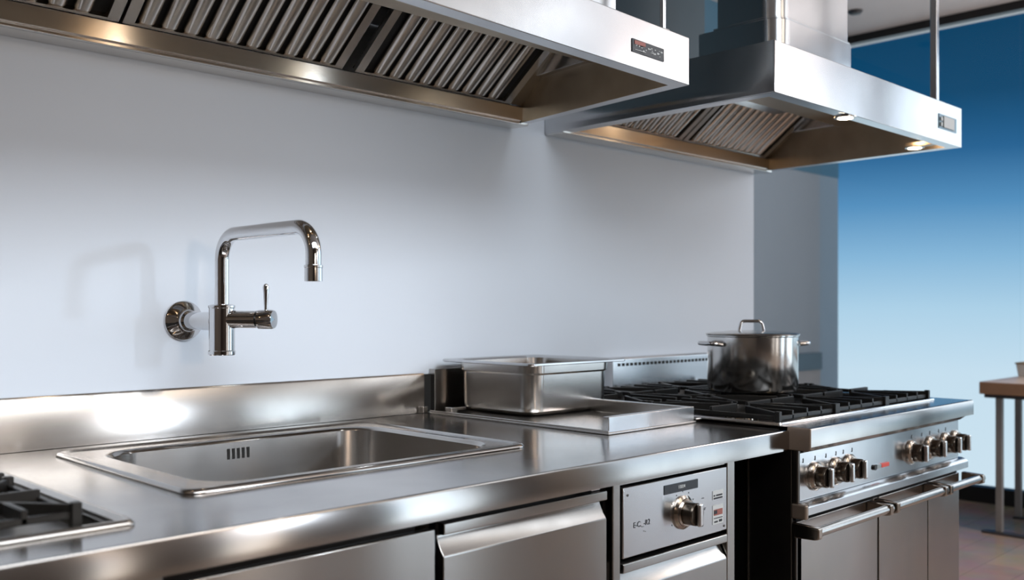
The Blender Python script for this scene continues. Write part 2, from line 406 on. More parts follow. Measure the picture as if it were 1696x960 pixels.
def grate(x0, x1, y0, y1, ztop, parent, cx, cy, h=.02, foot=.026):
    g = MB(); w = .011
    g.bar((x0, y0, ztop-.008), (x0, y1, ztop-.008), w, h*.5).bar((x1, y0, ztop-.008), (x1, y1, ztop-.008), w, h*.5)
    g.bar((x0, y0+w/2, ztop-.009), (x1, y0+w/2, ztop-.009), w, h*.5).bar((x0, y1-w/2, ztop-.009), (x1, y1-w/2, ztop-.009), w, h*.5)
    for fx_ in (.25, .75):
        g.bar((x0+(x1-x0)*fx_, y0, ztop+.003), (x0+(x1-x0)*fx_, y0+(y1-y0)*.27, ztop+.003), w*.9, h).bar((x0+(x1-x0)*fx_, y1, ztop+.003), (x0+(x1-x0)*fx_, y1-(y1-y0)*.27, ztop+.003), w*.9, h)
    r = .032
    for dx, dy in ((1, 0), (-1, 0), (0, 1), (0, -1)):
        ex = x1 if dx > 0 else (x0 if dx < 0 else cx); ey = y1 if dy > 0 else (y0 if dy < 0 else cy)
        g.bar((cx+dx*r, cy+dy*r, ztop+.004), (ex, ey, ztop+.004), w*.9, h)
    for dx, dy in ((1, 1), (-1, 1), (1, -1), (-1, -1)):
        ex = x1 if dx > 0 else x0; ey = y1 if dy > 0 else y0
        g.bar((cx+dx*r*1.5, cy+dy*r*1.5, ztop+.002), (cx+dx*(abs(ex-cx)*.98), cy+dy*(abs(ey-cy)*.98), ztop+.002), w*.8, h*.9)
    for x in (x0, x1):
        for y in (y0, y1): g.box(x-w*.7, x+w*.7, y-w*.7, y+w*.7, ztop-foot-.002, ztop+.005)
    return g.build('pan_grate', 'iron', parent, bevel=.0015, seg=1)
for cy in (1.66, 2.02):
    for cx in (.06, .42):
        burner(cx, cy, WT-.0235, hb, .05)
        grate(cx-.155, cx+.135, cy-.155, cy+.155, WT+.033, hb, cx, cy, .022, .052)

# ------------------------------------------------------------------ base cabinets
FY = 1.372
def lip_front(m, x0, x1, z0, z1):
    """door / drawer front with integral scooped pull along its top"""
    m.prism_x([(FY-.008, z1), (FY-.010, z1-.003), (FY-.010, z1-.020), (FY-.006, z1-.022), (FY+.012, z1-.024), (FY+.012, z1-.030), (FY+.002, z1-.050), (FY-.006, z1-.060), (FY-.008, z1-.064),
               (FY-.008, z0), (FY+.016, z0), (FY+.016, z1)], x0, x1)
ca = thing('base_cabinet', 'plain steel base cabinet with a flat door, under the sink', 'cabinet', (.85, FY, 0))
MB().box(.58, .60, FY+.02, YW-.02, .1, .66).box(1.140, 1.158, FY+.02, YW-.02, .1, .66).box(.60, 1.14, FY+.02, YW-.02, .1, .12).box(.60, 1.14, YW-.04, YW-.02, .12, .66).build('carcass', 'steel_dark', ca)
MB().box(.64, 1.150, FY-.006, FY+.015, .12, .824).build('door', 'steel_front', ca, bevel=.003)
MB().box(.595, .632, FY, FY+.019, .1, .838).build('stile', 'steel_front', ca, bevel=.002)
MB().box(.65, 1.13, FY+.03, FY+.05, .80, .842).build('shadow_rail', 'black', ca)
for x in (.63, 1.12):
    for y in (1.45, 2.3): MB().lathe([(.02, 0), (.02, .10)], (x, y, 0), 'Z', 16).build('leg', 'steel', ca)
cb = thing('base_cabinet', 'steel base cabinet whose door has a scooped full-width pull, left of the knob panel', 'cabinet', (1.4, FY, 0))
MB().box(1.1605, 1.175, FY+.02, YW-.02, .1, .66).box(1.645, 1.6585, FY+.02, YW-.02, .1, .66).box(1.175, 1.645, FY+.02, YW-.02, .1, .12).box(1.175, 1.645, YW-.04, YW-.02, .12, .66).build('carcass', 'steel_dark', cb)
d = MB(); lip_front(d, 1.168, 1.640, .12, .831); d = d.build('door', 'steel_front', cb, bevel=.0015)
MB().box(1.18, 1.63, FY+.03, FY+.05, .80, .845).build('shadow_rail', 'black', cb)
MB().box(1.60, 1.628, FY+.002, FY+.014, .833, .842).build('catch', 'chrome', cb)
for x in (1.20, 1.62):
    for y in (1.45, 2.3): MB().lathe([(.02, 0), (.02, .10)], (x, y, 0), 'Z', 16).build('leg', 'steel', cb)
cc = thing('control_cabinet', 'narrow steel cabinet with one big rotary knob on its panel above a drawer', 'cabinet', (1.9, FY, 0))
MB().box(1.66, 1.672, FY+.02, YW-.02, .1, .845).box(2.145, 2.157, FY+.02, YW-.02, .1, .845).box(1.672, 2.145, FY+.02, YW-.02, .1, .12).box(1.672, 2.145, YW-.04, YW-.02, .12, .845).build('carcass', 'steel_dark', cc)
MB().box(1.664, 1.690, FY-.006, FY+.018, .1, .845).build('stile', 'steel_front', cc, bevel=.002)
MB().box(2.122, 2.157, FY-.006, FY+.018, .1, .845).build('stile', 'steel_front', cc, bevel=.002)
MB().box(1.691, 2.121, FY-.001, FY+.016, .834, .845).build('top_rail', 'steel_front', cc)
cp = MB().box(1.697, 2.117, FY-.008, FY+.014, .668, .829).build('control_panel', 'steel_hood', cc, bevel=.0025)
MB().box(1.850, 1.987, FY-.0095, FY-.0082, .792, .814).build('display', 'display', cp, label='thin black display strip')
text('display_text', '10004', .012, (1.918, FY-.0101, .8035), (PI/2, 0, 0), 'inkw', cp)
text('panel_print', 'E-C._-R2', .018, (1.765, FY-.0086, .738), (PI/2, 0, 0), 'ink', cp, .95)
text('panel_print', '- .', .012, (1.775, FY-.0086, .721), (PI/2, 0, 0), 'ink', cp)
for a in range(-120, 121, 30):
    A = math.radians(a+90); x, z = 1.925+math.cos(A)*.050, .741+math.sin(A)*.050
    MB().box(x-.0008, x+.0008, FY-.0088, FY-.0082, z-.0016, z+.0016).build('dial_mark', 'ink', cp)
for q_ in ((2.005, 2.014, .762, .7635), (2.003, 2.02, .733, .735), (2.006, 2.022, .7365, .738)):
    MB().box(q_[0], q_[1], FY-.0088, FY-.0082, q_[2], q_[3]).build('dial_mark', 'ink', cp)
st = MB().box(2.052, 2.098, FY-.0092, FY-.0082, .752, .774).build('sticker', 'inkw', cp, label='small pale printed sticker')
MB().box(2.055, 2.095, FY-.0097, FY-.0093, .753, .757).box(2.066, 2.094, FY-.0097, FY-.0093, .760, .764).box(2.055, 2.062, FY-.0097, FY-.0093, .760, .764).build('print', 'ink', st)
st = MB().box(2.052, 2.098, FY-.0092, FY-.0082, .690, .738).build('sticker', 'inkw', cp, label='small pale sticker with a red block')
MB().box(2.056, 2.095, FY-.0097, FY-.0093, .712, .727).build('red_block', 'red', st)
MB().box(2.056, 2.070, FY-.0102, FY-.0098, .716, .725).box(2.058, 2.074, FY-.0097, FY-.0093, .694, .698).box(2.079, 2.093, FY-.0097, FY-.0093, .694, .700).box(2.056, 2.095, FY-.0097, FY-.0093, .704, .706).build('print', 'ink', st)
for x, z in ((1.713, .810), (2.104, .680)): MB().lathe([(.003, 0), (.003, -.001)], (x, FY-.0082, z), 'Y', 12).build('screw', 'steel_dark', cp)
MB().lathe([(.003, 0), (.003, -.001)], (2.10, FY-.0012, .840), 'Y', 12).build('screw', 'steel_dark', cc)
kb = MB().lathe([(.041, 0), (.041, -.004), (.037, -.007), (.034, -.009), (.034, -.013), (.031, -.016)], (1.925, FY-.0085, .741), 'Y', 40).build('knob', 'knob', cc)
MB().lathe([(.0275, -.0165), (.0275, -.040), (.025, -.0435), (.001, -.044)], (1.925, FY-.0085, .741), 'Y', 32, True, False).build('grip', 'knob_grip', kb)
MB().box(1.9165, 1.9335, FY-.064, FY-.0525, .7135, .7685).build('pointer', 'knob_face', kb, bevel=.004)
dr = MB(); lip_front(dr, 1.697, 2.117, .40, .657); dr.build('drawer', 'steel_front', cc, bevel=.0015)
dr = MB(); lip_front(dr, 1.697, 2.117, .12, .394); dr.build('drawer', 'steel_front', cc, bevel=.0015)
for x in (1.69, 2.12):
    for y in (1.45, 2.3): MB().lathe([(.02, 0), (.02, .10)], (x, y, 0), 'Z', 16).build('leg', 'steel', cc)

# ------------------------------------------------------------------ oven range
RX0, RX1 = 2.392, 3.575
rn = thing('gas_range', 'wide stainless gas range with six burners and three oven doors, under the far hood', 'range', (3.0, 1.33, 0))
RZ = .908
body = MB().box(RX0, RX1-.03, 1.335, YW-.03, .12, .852)
body.build('body', 'steel_dark', rn, bevel=.003)
# side cladding seen end-on
MB().box(RX0-.0, RX0+.03, 1.322, 1.334, .12, .645).build('corner_post', 'steel_dark', rn, bevel=.002)
MB().box(RX0-.004, RX0-.0005, 1.47, 1.475, .12, .85).build('side_seam', 'steel', rn)
# top: front ledge and tray
tx0, tx1, ty0 = 2.415, 3.465, 1.385
top = MB()
grid_top(top, [RX0, tx0, tx1, RX1-.008], [1.292, ty0, 2.33, YW-.004], [(tx0, tx1, ty0, 2.33)], RZ)
top.prism_x([(1.292, RZ), (1.287, RZ-.002), (1.284, RZ-.007), (1.284, RZ-.052), (1.300, RZ-.056), (1.334, RZ-.056), (1.334, RZ-.050), (1.300, RZ-.050), (1.292, RZ-.040)], RX0, RX1)
top.build('top_rim', 'steel', rn)
MB().prism_x([(1.276, RZ+.001), (1.276, RZ-.056), (1.283, RZ-.062), (1.346, RZ-.062), (1.346, RZ+.001)], RX0-.007, RX0-.0005).build('end_cap', 'bronze', rn, bevel=.006, seg=3, label='bronze-toned rounded end cap')
MB().loft([rrect(tx0, tx1, ty0, 2.33, .008, RZ+.0, 3), rrect(tx0+.012, tx1-.012, ty0+.012, 2.318, .008, RZ-.030, 3)], False, True).build('burner_tray', 'black', rn)
e = MB().loft([rrect(tx0-.008, tx1+.008, ty0-.008, 2.338, .01, RZ+.0005, 3), rrect(tx0-.006, tx1+.006, ty0-.006, 2.336, .01, RZ+.006, 3), rrect(tx0, tx1, ty0, 2.33, .008, RZ+.006, 3), rrect(tx0+.001, tx1-.001, ty0+.001, 2.329, .008, RZ-.004, 3)])
e.build('tray_edge', 'steel_hood', rn)
bx = [2.595, 2.94, 3.285]; by = [1.62, 2.085]
for cy in by:
    for cx in bx:
        burner(cx, cy, RZ-.0295, rn, .052, 'knob' if (cx == bx[0] and cy == by[0]) else 'burner')
        grate(cx-.166, cx+.166, cy-.222, cy+.222, RZ+.030, rn, cx, cy, .026, .058)
# control panel and knobs
MB().prism_x([(1.300, .851), (1.318, .838), (1.334, .838), (1.334, .851)], RX0+.03, RX1-.035).build('upper_trim', 'knob', rn)
MB().box(RX0+.012, RX1-.04, 1.322, 1.334, .704, .836).build('control_panel', 'steel_hood', rn, bevel=.001)
MB().box(RX0-.001, RX0+.012, 1.316, 1.336, .700, .846).build('corner_post', 'steel_dark', rn, bevel=.003)
MB().prism_x([(1.322, .703), (1.306, .698), (1.298, .690), (1.298, .668), (1.334, .664), (1.334, .703)], RX0+.012, RX1-.012).build('lower_trim', 'steel_hood', rn, bevel=.001)
MB().box(RX0-.004, RX0+.0115, 1.290, 1.336, .660, .700).build('end_cap', 'bronze', rn, bevel=.005, seg=3, label='bronze-toned lower end cap')
for x in (2.495, 2.618, 2.70, 3.135, 3.285, 3.415, 3.50):
    k = MB().lathe([(.040, 0), (.040, -.006), (.036, -.010), (.033, -.012), (.033, -.016)], (x, 1.3215, .764), 'Y', 36).build('knob', 'knob', rn)
    MB().lathe([(.029, -.0165), (.029, -.038), (.027, -.041), (.001, -.0415)], (x, 1.3215, .764), 'Y', 32, True, False).build('grip', 'knob_grip', k)
    MB().box(x-.008, x+.008, 1.266, 1.2795, .737, .791).build('pointer', 'knob_face', k, bevel=.004)
for x in (2.43, 2.497, 2.56, 2.62, 2.665, 2.72, 3.14, 3.22, 3.285, 3.36, 3.42):
    MB().box(x-.0018, x+.0018, 1.3212, 1.3219, .8105, .820).box(x-.004, x+.001, 1.3212, 1.3219, .808, .8115).build('dial_mark', 'ink', rn)
il = MB().lathe([(.008, 0), (.008, -.006)], (2.865, 1.3215, .745), 'Y', 16).build('pilot_button', 'black', rn)
MB().box(2.877, 2.906, 1.317, 1.3215, .740, .752).build('switch_stem', 'steel', il)
MB().box(2.907, 2.960, 1.316, 1.3215, .740, .752).build('indicator', 'orange', il, bevel=.001, label='red indicator bar')
# doors and handles
DY = 1.322
for x0, x1 in ((RX0+.006, 2.845), (2.902, 3.268), (3.276, RX1-.033)):
    dd = MB().box(x0, x1, DY, DY+.012, .14, .650).build('oven_door', 'steel_front', rn, bevel=.002)
MB().box(2.848, 2.899, DY+.004, DY+.012, .14, .650).build('door_pillar', 'steel_front', rn)
MB().box(RX0+.01, RX1-.04, DY+.006, DY+.012, .651, .664).build('shadow_strip', 'void', rn)
HZ = .632
for x0, x1 in ((2.345+.03, 2.845), (2.862, 3.262), (3.272, 3.590)):
    hd = MB().tube([(x0, 1.262, HZ), (x1, 1.262, HZ)], .0135, 20).build('handle', 'steel', rn)
    for xa in (x0+.011, x1-.020):
        MB().prism_x([(1.246, HZ+.015), (1.246, HZ-.015), (1.262, HZ-.019), (1.3215, HZ-.021), (1.3215, HZ+.018)], xa-.012, xa+.010).build('bracket', 'knob', hd, bevel=.004, seg=3)
for x in (RX0+.06, RX1-.09):
    for y in (1.40, 2.3): MB().lathe([(.024, 0), (.024, .125)], (x, y, 0), 'Z', 16).build('leg', 'steel', rn)
MB().box(RX0+.03, RX1-.06, 1.36, 1.37, .02, .125).build('kick_plate', 'steel_dark', rn)
# splashback with slot row
sx0, sx1 = 2.862, 3.53
sp = MB().prism_x([(2.35, RZ+.001), (2.35, 1.036), (2.356, 1.043), (YW-.002, 1.043), (YW-.002, RZ+.001)], sx0, sx1).build('splashback', 'steel_hood', rn, bevel=.001)
sl = MB(); n = 24
for k in range(n):
    x = sx0+.03+k*(sx1-sx0-.05)/n; sl.box(x, x+.015, 2.3485, 2.3499, 1.010, 1.021)
sl.build('vent_slots', 'void', sp, label='row of small square vent slots')

# black panel added for the shade in the gap between control cabinet and range
MB().box(2.16, 2.385, 1.95, 1.96, .05, .84).build('gap_shade_panel', 'black', worktop, label='added black panel standing in for shade in the gap beside the range')

# ------------------------------------------------------------------ tray, pan, pot
tr = thing('shallow_tray', 'shallow square-cornered steel tray lying on the worktop beneath the deep pan', 'tray', (2.15, 1.95, WT))
ax0, ax1, ay0, ay1 = 1.950, 2.345, 1.615, 2.345
MB().box(ax0, ax1, ay0, ay1, WT+.001, WT+.006).build('base_sheet', 'steel_pan', tr, bevel=.001)
MB().box(ax0, ax0+.004, ay0+.002, ay1, WT+.0062, WT+.012).build('side_lip', 'steel_pan', tr, bevel=.001)
u = MB().box(ax0+.006, ax1-.004, ay0+.004, ay0+.008, WT+.006, WT+.047).box(ax0+.006, ax1-.004, ay0+.008, ay0+.024, WT+.044, WT+.047)
u.build('front_upstand', 'steel_hood', tr, bevel=.001)
u = MB().box(ax1-.008, ax1-.004, ay0+.0085, ay1-.3, WT+.006, WT+.0435).box(ax1-.024, ax1-.004, ay0+.0245, ay1-.3, WT+.044, WT+.047)
u.build('side_upstand', 'steel_pan', tr, bevel=.001)
MB().box(ax1+.0005, ax1+.026, ay0-.001, ay0+.05, WT+.008, WT+.014).build('end_tab', 'steel_hood', tr, bevel=.002)
MB().box(ax0+.004, ax0+.03, ay1-.10, ay1-.07, WT+.0062, WT+.026).box(ax0+.03, ax0+.075, ay1-.09, ay1-.08, WT+.016, WT+.024).build('corner_clip', 'steel_pan', tr, bevel=.002)

pn = thing('gastro_pan', 'deep rectangular steel food pan with flared rim standing on the shallow tray', 'pan', (2.22, 2.17, WT+.007))
def rr(x0, x1, y0, y1, r, z): return rrect(x0, x1, y0, y1, r, z, 8)
PX0, PX1, PY0, PY1 = 2.040, 2.425, 1.985, 2.335
zb = WT+.0075; zr = 1.066
out = [rr(PX0+.045, PX1-.045, PY0+.045, PY1-.045, .03, zb), rr(PX0+.028, PX1-.028, PY0+.028, PY1-.028, .045, zb+.002), rr(PX0+.011, PX1-.011, PY0+.011, PY1-.011, .052, zb+.014),
       rr(PX0+.008, PX1-.008, PY0+.008, PY1-.008, .054, zb+.028), rr(PX0+.006, PX1-.006, PY0+.006, PY1-.006, .056, zr-.034), rr(PX0, PX1, PY0, PY1, .058, zr-.028), rr(PX0-.001, PX1+.001, PY0-.001, PY1+.001, .058, zr-.003)]
inn = [rr(PX0+.001, PX1-.001, PY0+.001, PY1-.001, .056, zr-.003), rr(PX0+.003, PX1-.003, PY0+.003, PY1-.003, .055, zr-.028), rr(PX0+.009, PX1-.009, PY0+.009, PY1-.009, .053, zr-.034),
       rr(PX0+.016, PX1-.016, PY0+.016, PY1-.016, .05, zb+.03), rr(PX0+.034, PX1-.034, PY0+.034, PY1-.034, .04, zb+.006), rr(PX0+.06, PX1-.06, PY0+.06, PY1-.06, .03, zb+.0025)]
MB().loft(out, True, False).build('outer_wall', 'steel_pan', pn, sharp=28)
MB().loft(inn, False, True).build('inner_wall', 'steel_basin', pn, sharp=28)
rim = [rr(PX0-.001, PX1+.001, PY0-.001, PY1+.001, .058, zr-.0028), rr(PX0-.026, PX1+.030, PY0-.024, PY1+.026, .018, zr-.004), rr(PX0-.030, PX1+.034, PY0-.028, PY1+.030, .020, zr-.002),
       rr(PX0-.030, PX1+.034, PY0-.028, PY1+.030, .020, zr+.003), rr(PX0-.026, PX1+.030, PY0-.024, PY1+.026, .018, zr+.005), rr(PX0-.006, PX1+.006, PY0-.006, PY1+.006, .050, zr+.003), rr(PX0+.001, PX1-.001, PY0+.001, PY1-.001, .056, zr-.0028)]
MB().loft(rim).build('rim', 'steel_hood', pn, sharp=28)

pc = (2.995, 1.825); pz = RZ+.0345+.0008; PR = .156
po = thing('stockpot', 'lidded stainless stockpot with two loop handles on the range burners', 'pot', (*pc, pz))
MB().lathe([(PR-.02, 0), (PR-.006, .003), (PR, .012), (PR, .190), (PR+.004, .193), (PR+.004, .196), (PR-.002, .197), (PR-.004, .18), (PR-.004, .02), (.001, .01)], (*pc, pz), 'Z', 64, True, False).build('body', 'pot', po)
ld = MB().lathe([(PR+.006, .1975), (PR+.007, .200), (PR+.002, .2025), (PR-.02, .206), (PR-.08, .211), (.001, .213)], (*pc, pz), 'Z', 64, True, False).build('lid', 'pot', po)
# camera-side oriented loops: handles sit at left/right of the line of sight
dv = Vector((pc[0], pc[1], 0)).normalized(); sv = Vector((dv.y, -dv.x, 0))
hA = [Vector((*pc, 0)) + dv*-.02 + sv*-.045 + Vector((0, 0, pz+.212)), Vector((*pc, 0)) + dv*-.02 + sv*-.038 + Vector((0, 0, pz+.245)),
      Vector((*pc, 0)) + dv*-.02 + sv*.030 + Vector((0, 0, pz+.245)), Vector((*pc, 0)) + dv*-.02 + sv*.038 + Vector((0, 0, pz+.212))]
MB().tube(fillet(hA, .014, 6), .0055, 14).build('handle', 'chrome', ld)
for sg, ang in ((-1, -.6), (1, .38)):
    dirv = (sv*sg*math.cos(ang) + dv*math.sin(ang)*1).normalized(); t = Vector((-dirv.y, dirv.x, 0)); c = Vector((*pc, pz+.165))
    pts = [c+dirv*(PR-.002)+t*-.048, c+dirv*(PR+.040)+t*-.044+Vector((0, 0, .004)), c+dirv*(PR+.040)+t*.044+Vector((0, 0, .004)), c+dirv*(PR-.002)+t*.048]
    MB().tube(fillet(pts, .024, 8), .0075, 14).build('handle', 'chrome', po)

# ------------------------------------------------------------------ extractor hoods
ZB = 1.863
def hood(name_label, FLc, FRc, BRc, BLc, ztop, lip, filters, group='extractor hoods on the wall'):
    """corner points are (x, y) of the outer bottom edge"""
    t = thing('extractor_hood', name_label, 'extractor hood', (FRc[0], YW, ZB), group)
    FL, FR, BR, BL = [Vector((*p, 0)) for p in (FLc, FRc, BRc, BLc)]
    up = lambda p, z: Vector((p.x, p.y, z))
    iFL, iFR, iBR, iBL = FL+Vector((lip, lip, 0)), FR+Vector((-lip, lip, 0)), BR+Vector((-lip, -.09, 0)), BL+Vector((lip, -.09, 0))
    PYm = 1.95; ZP = 2.10
    def onside(a, b, y): k = (y-a.y)/(b.y-a.y); return a+(b-a)*k
    mR, mL = onside(FR, BR, PYm), onside(FL, BL, PYm)
    m = MB()
    # outer skin: front, sides, top, raised plenum
    m.face(up(FL, ZB), up(FR, ZB), up(FR, ztop), up(FL, ztop))
    m.face(up(FR, ZB), up(BR, ZB), up(BR, ztop), up(FR, ztop))
    m.face(up(FL, ZB), up(FL, ztop), up(BL, ztop), up(BL, ZB))
    m.face(up(FL, ztop), up(FR, ztop), up(mR, ztop), up(mL, ztop))
    q = [mL+Vector((.06, 0, 0)), mR+Vector((-.06, 0, 0)), BR+Vector((-.06, -.002, 0)), BL+Vector((.06, -.002, 0))]
    m.face(up(mL, ztop), up(q[0], ztop), up(q[3], ztop), up(BL, ztop)); m.face(up(q[1], ztop), up(mR, ztop), up(BR, ztop), up(q[2], ztop))
    m.face(up(q[0], ztop), up(q[1], ztop), up(q[1], ZP), up(q[0], ZP)); m.face(up(q[1], ztop), up(q[2], ztop), up(q[2], ZP), up(q[1], ZP))
    m.face(up(q[0], ztop), up(q[0], ZP), up(q[3], ZP), up(q[3], ztop)); m.face(*[up(p, ZP) for p in q])
    # underside lip with small upturned return
    for a, b, c, d in ((FL, FR, iFR, iFL), (FR, BR, iBR, iFR), (BL, FL, iFL, iBL)):
        m.face(up(a, ZB), up(d, ZB), up(c, ZB), up(b, ZB))
    bmesh.ops.remove_doubles(m.b, verts=m.b.verts, dist=1e-5)
    m.build('canopy', 'steel_hood', t, bevel=.0022, seg=3, sharp=30, recalc=True)
    # inside lining
    n = MB()
    zi = ztop-.006; e = .003
    n.face(up(iFL, ZB), up(iFR, ZB), up(iFR, zi), up(iFL, zi))
    n.face(up(iFL, zi), up(iFR, zi), up(onside(iFR, iBR, PYm), zi), up(onside(iFL, iBL, PYm), zi))
    for a, b in ((iFR, iBR), (iFL, iBL)):
        p = onside(a, b, PYm)
        n.face(up(a, ZB), up(b, ZB), up(b, ZP-.01), up(p, ZP-.01), up(p, zi), up(a, zi))
    n.build('inner_lining', 'steel_in', t, recalc=False)
    # back gutter: vertical face, flat lip and drip edge
    g = MB().prism_x([(YW-.002, ZB-.004), (2.318, ZB-.006), (2.312, ZB-.003), (2.312, ZB+.004), (2.302, ZB+.006), (2.300, ZB+.050), (2.304, ZB+.053), (2.312, ZB+.050), (YW-.002, ZB+.050)], BL.x+.004, BR.x-.004)
    g.build('grease_gutter', 'gutter', t, bevel=.0008)
    # baffle filters on the slope
    s0 = (2.302, ZB+.056); sd = Vector((0, -.800, .600)); Ls = .285
    nrm = Vector((0, -.600, -.800))
    for (fx0, fx1, pitch, off) in filters:
        bk = MB(); a = Vector((fx0, *s0)); b = Vector((fx1, *s0)); o2 = -nrm*.012
        bk.face(a+o2, b+o2, b+sd*Ls+o2, a+sd*Ls+o2)
        fl = bk.build('baffle_filter', 'void', t, recalc=False)
        sl = MB(); cnt = int((fx1-fx0-.06)/pitch)
        x = fx0+.03+((fx1-fx0-.06)-cnt*pitch)/2+pitch/2
        for k in range(cnt):
            wv = pitch*.36; prof = []
            for j in range(9):
                an = PI*j/8; prof.append((math.cos(an)*wv, math.sin(an)*.016-.004))
            ringA, ringB, ringC = [], [], []
            for px, pn_ in prof:
                ringA.append(Vector((x+px, *s0)) + sd*.016 + nrm*pn_*.9)
                ringB.append(Vector((x+px, *s0)) + sd*(Ls-.004) + nrm*pn_)
                ringC.append(Vector((x+px*.75, *s0)) + sd*.006 + nrm*(pn_*.3-.002))
            R = [[sl.b.verts.new(p) for p in r] for r in (ringC, ringA, ringB)]
            for i in range(2):
                for j in range(8): sl.b.faces.new((R[i][j], R[i][j+1], R[i+1][j+1], R[i+1][j]))
            sl.b.faces.new(R[0])
            x += pitch
        sl.build('slats', 'steel_filter', fl)
        fm = MB(); hh = nrm*.004
        O = lambda xx, d: Vector((xx, *s0)) + sd*d + hh
        e0_, e1_ = fx0+.002, fx1-.002
        P = [O(e0_, 0), O(e0_+.028, 0), O(e1_-.028, 0), O(e1_, 0), O(e0_, .007), O(e0_+.028, .007), O(e1_-.028, .007), O(e1_, .007), O(e0_, Ls), O(e0_+.028, Ls), O(e1_-.028, Ls), O(e1_, Ls)]
        V_ = [fm.b.verts.new(p) for p in P]; D_ = [fm.b.verts.new(p+o2-hh) for p in P]
        for f in ((0, 1, 5, 4), (1, 2, 6, 5), (2, 3, 7, 6), (4, 5, 9, 8), (6, 7, 11, 10)): fm.b.faces.new([V_[i] for i in f])
        for i, j in ((0, 4), (4, 8), (5, 9), (5, 6), (6, 10), (7, 11), (3, 7)): fm.b.faces.new((V_[i], V_[j], D_[j], D_[i]))
        fm.build('filter_frame', 'steel_filter', fl, recalc=False)
    # plain sloped end fillers between last filter and the side lining
    e0, e1 = filters[0][0], filters[-1][1]
    f = MB(); a = Vector((e1, *s0)); b = Vector((BR.x-lip-.001, *s0))
    f.face(a, b, b+sd*Ls, a+sd*Ls); f.build('end_filler', 'steel_in', t, recalc=False)
    f = MB(); a = Vector((BL.x+lip+.001, *s0)); b = Vector((e0, *s0)); f.face(a, b, b+sd*Ls, a+sd*Ls)
    f.build('end_filler', 'steel_in', t, recalc=False)
    return t

def fy1(x): return 1.531+.0543*(x-1.257)
h1 = hood('long stainless extractor hood over the sink, nearest and cut by the picture edge', (-1.0, fy1(-1.0)), (2.270, 1.586), (2.365, YW-.002), (-1.0, YW-.002), 1.997, .042,
          [(-.98, -.34, .058, 0), (-.335, .305, .058, 0), (.31, .95, .058, 0), (.955, 1.59, .0575, 0), (1.63, 2.262, .0575, 0)])
h2 = hood('smaller stainless extractor hood over the gas range, with two lit lamps', (2.516, 1.459), (3.905, 1.448), (3.965, YW-.002), (2.535, YW-.002), 2.016, .045,
          [(2.60, 3.24, .049, 0), (3.245, 3.885, .049, 0)])
def nameplate(t, x0, x1, y0, y1, z0, z1, m):
    # slightly proud plate on the front face (front face may run a hair off square)
    p = MB()
    a, b, c, d = (x0, y0-.003, z0), (x1, y1-.003, z0), (x1, y1-.003, z1), (x0, y0-.003, z1)
    A, B, C_, D = [(q[0], q[1]+.0028, q[2]) for q in (a, b, c, d)]
    v = [p.b.verts.new(q) for q in (a, b, c, d, A, B, C_, D)]
    for f in ((0, 1, 2, 3), (7, 6, 5, 4), (0, 4, 5, 1), (1, 5, 6, 2), (2, 6, 7, 3), (3, 7, 4, 0)): p.b.faces.new([v[i] for i in f])
    return p.build('nameplate', m, t, bevel=.001)
yy0, yy1 = fy1(1.99), fy1(2.138)
p1 = nameplate(h1, 1.990, 2.138, yy0, yy1, 1.903, 1.938, 'plate'); p1['label'] = 'small dark nameplate'
q = MB().box(1.998, 2.044, yy0-.0042, yy0-.0015, 1.924, 1.934); q.build('red_block', 'red', p1)
q = MB(); random.seed(3)
for k in range(26):
    x = 2.0+.132*random.random(); z = 1.910+.016*random.random(); yb = fy1(x)
    q.box(x-.0022, x+.0022, yb-.0042, yb-.003, z, z+.0012+.003*random.random())
q.box(2.0, 2.046, yy0-.0042, yy0-.0025, 1.909, 1.9103)
q.build('plate_marks', 'inkw', p1)
p2 = nameplate(h2, 3.683, 3.850, 1.4505, 1.4492, 1.911, 1.966, 'plate2'); p2['label'] = 'small dark-edged nameplate with pale centre'
MB().box(3.722, 3.822, 1.4435, 1.4462, 1.918, 1.960).box(3.694, 3.710, 1.4435, 1.4465, 1.920, 1.934).box(3.694, 3.712, 1.4435, 1.4465, 1.940, 1.954).build('plate_marks', 'inkw', p2)
# lamps on the far hood
MB().box(3.74, 3.775, 1.494, 1.60, ZB-.0003, ZB+.015).build('lamp_arm', 'steel_in', h2)
for x, y in ((3.005, 1.484), (3.757, 1.57)):
    l = MB().lathe([(.036, 0), (.036, -.004), (.026, -.005)], (x, y, ZB-.0005), 'Z', 28).build('lamp', 'steel', h2)
    MB().lathe([(.025, -.0045), (.025, -.0065), (.012, -.009)], (x, y, ZB-.0005), 'Z', 24).build('bulb', 'lamp', l, label='lit warm bulb')
# ducts, sleeves and hanging rods
def duct(t, x0, x1, y0, y1, z0, zs, ch):
    def oct_(x0, x1, y0, y1, c): return [(x0+c-c*math.sin(a_*PI/8), y0+c-c*math.cos(a_*PI/8)) for a_ in range(0, 5)][::-1] + [(x1-.01, y0), (x1, y0+.01), (x1, y1), (x0, y1)]
    MB().prism_z(oct_(x0, x1, y0, y1, ch), z0, zs).build('duct_sleeve', 'duct', t, bevel=.002)
    MB().prism_z(oct_(x0+.008, x1-.012, y0+.008, y1-.075, ch), zs+.0005, ZC-.001).build('duct', 'duct', t, bevel=.002)
    MB().prism_z(oct_(x0+.003, x1-.006, y0+.003, y1-.06, ch), zs+.0002, zs+.008).build('duct_collar', 'duct', t, bevel=.002)
duct(h2, 2.965, 3.500, 1.70, 2.03, 2.018, 2.235, .07)
duct(h1, 1.45, 2.10, 1.705, 1.94, 2.0, 2.40, .05)
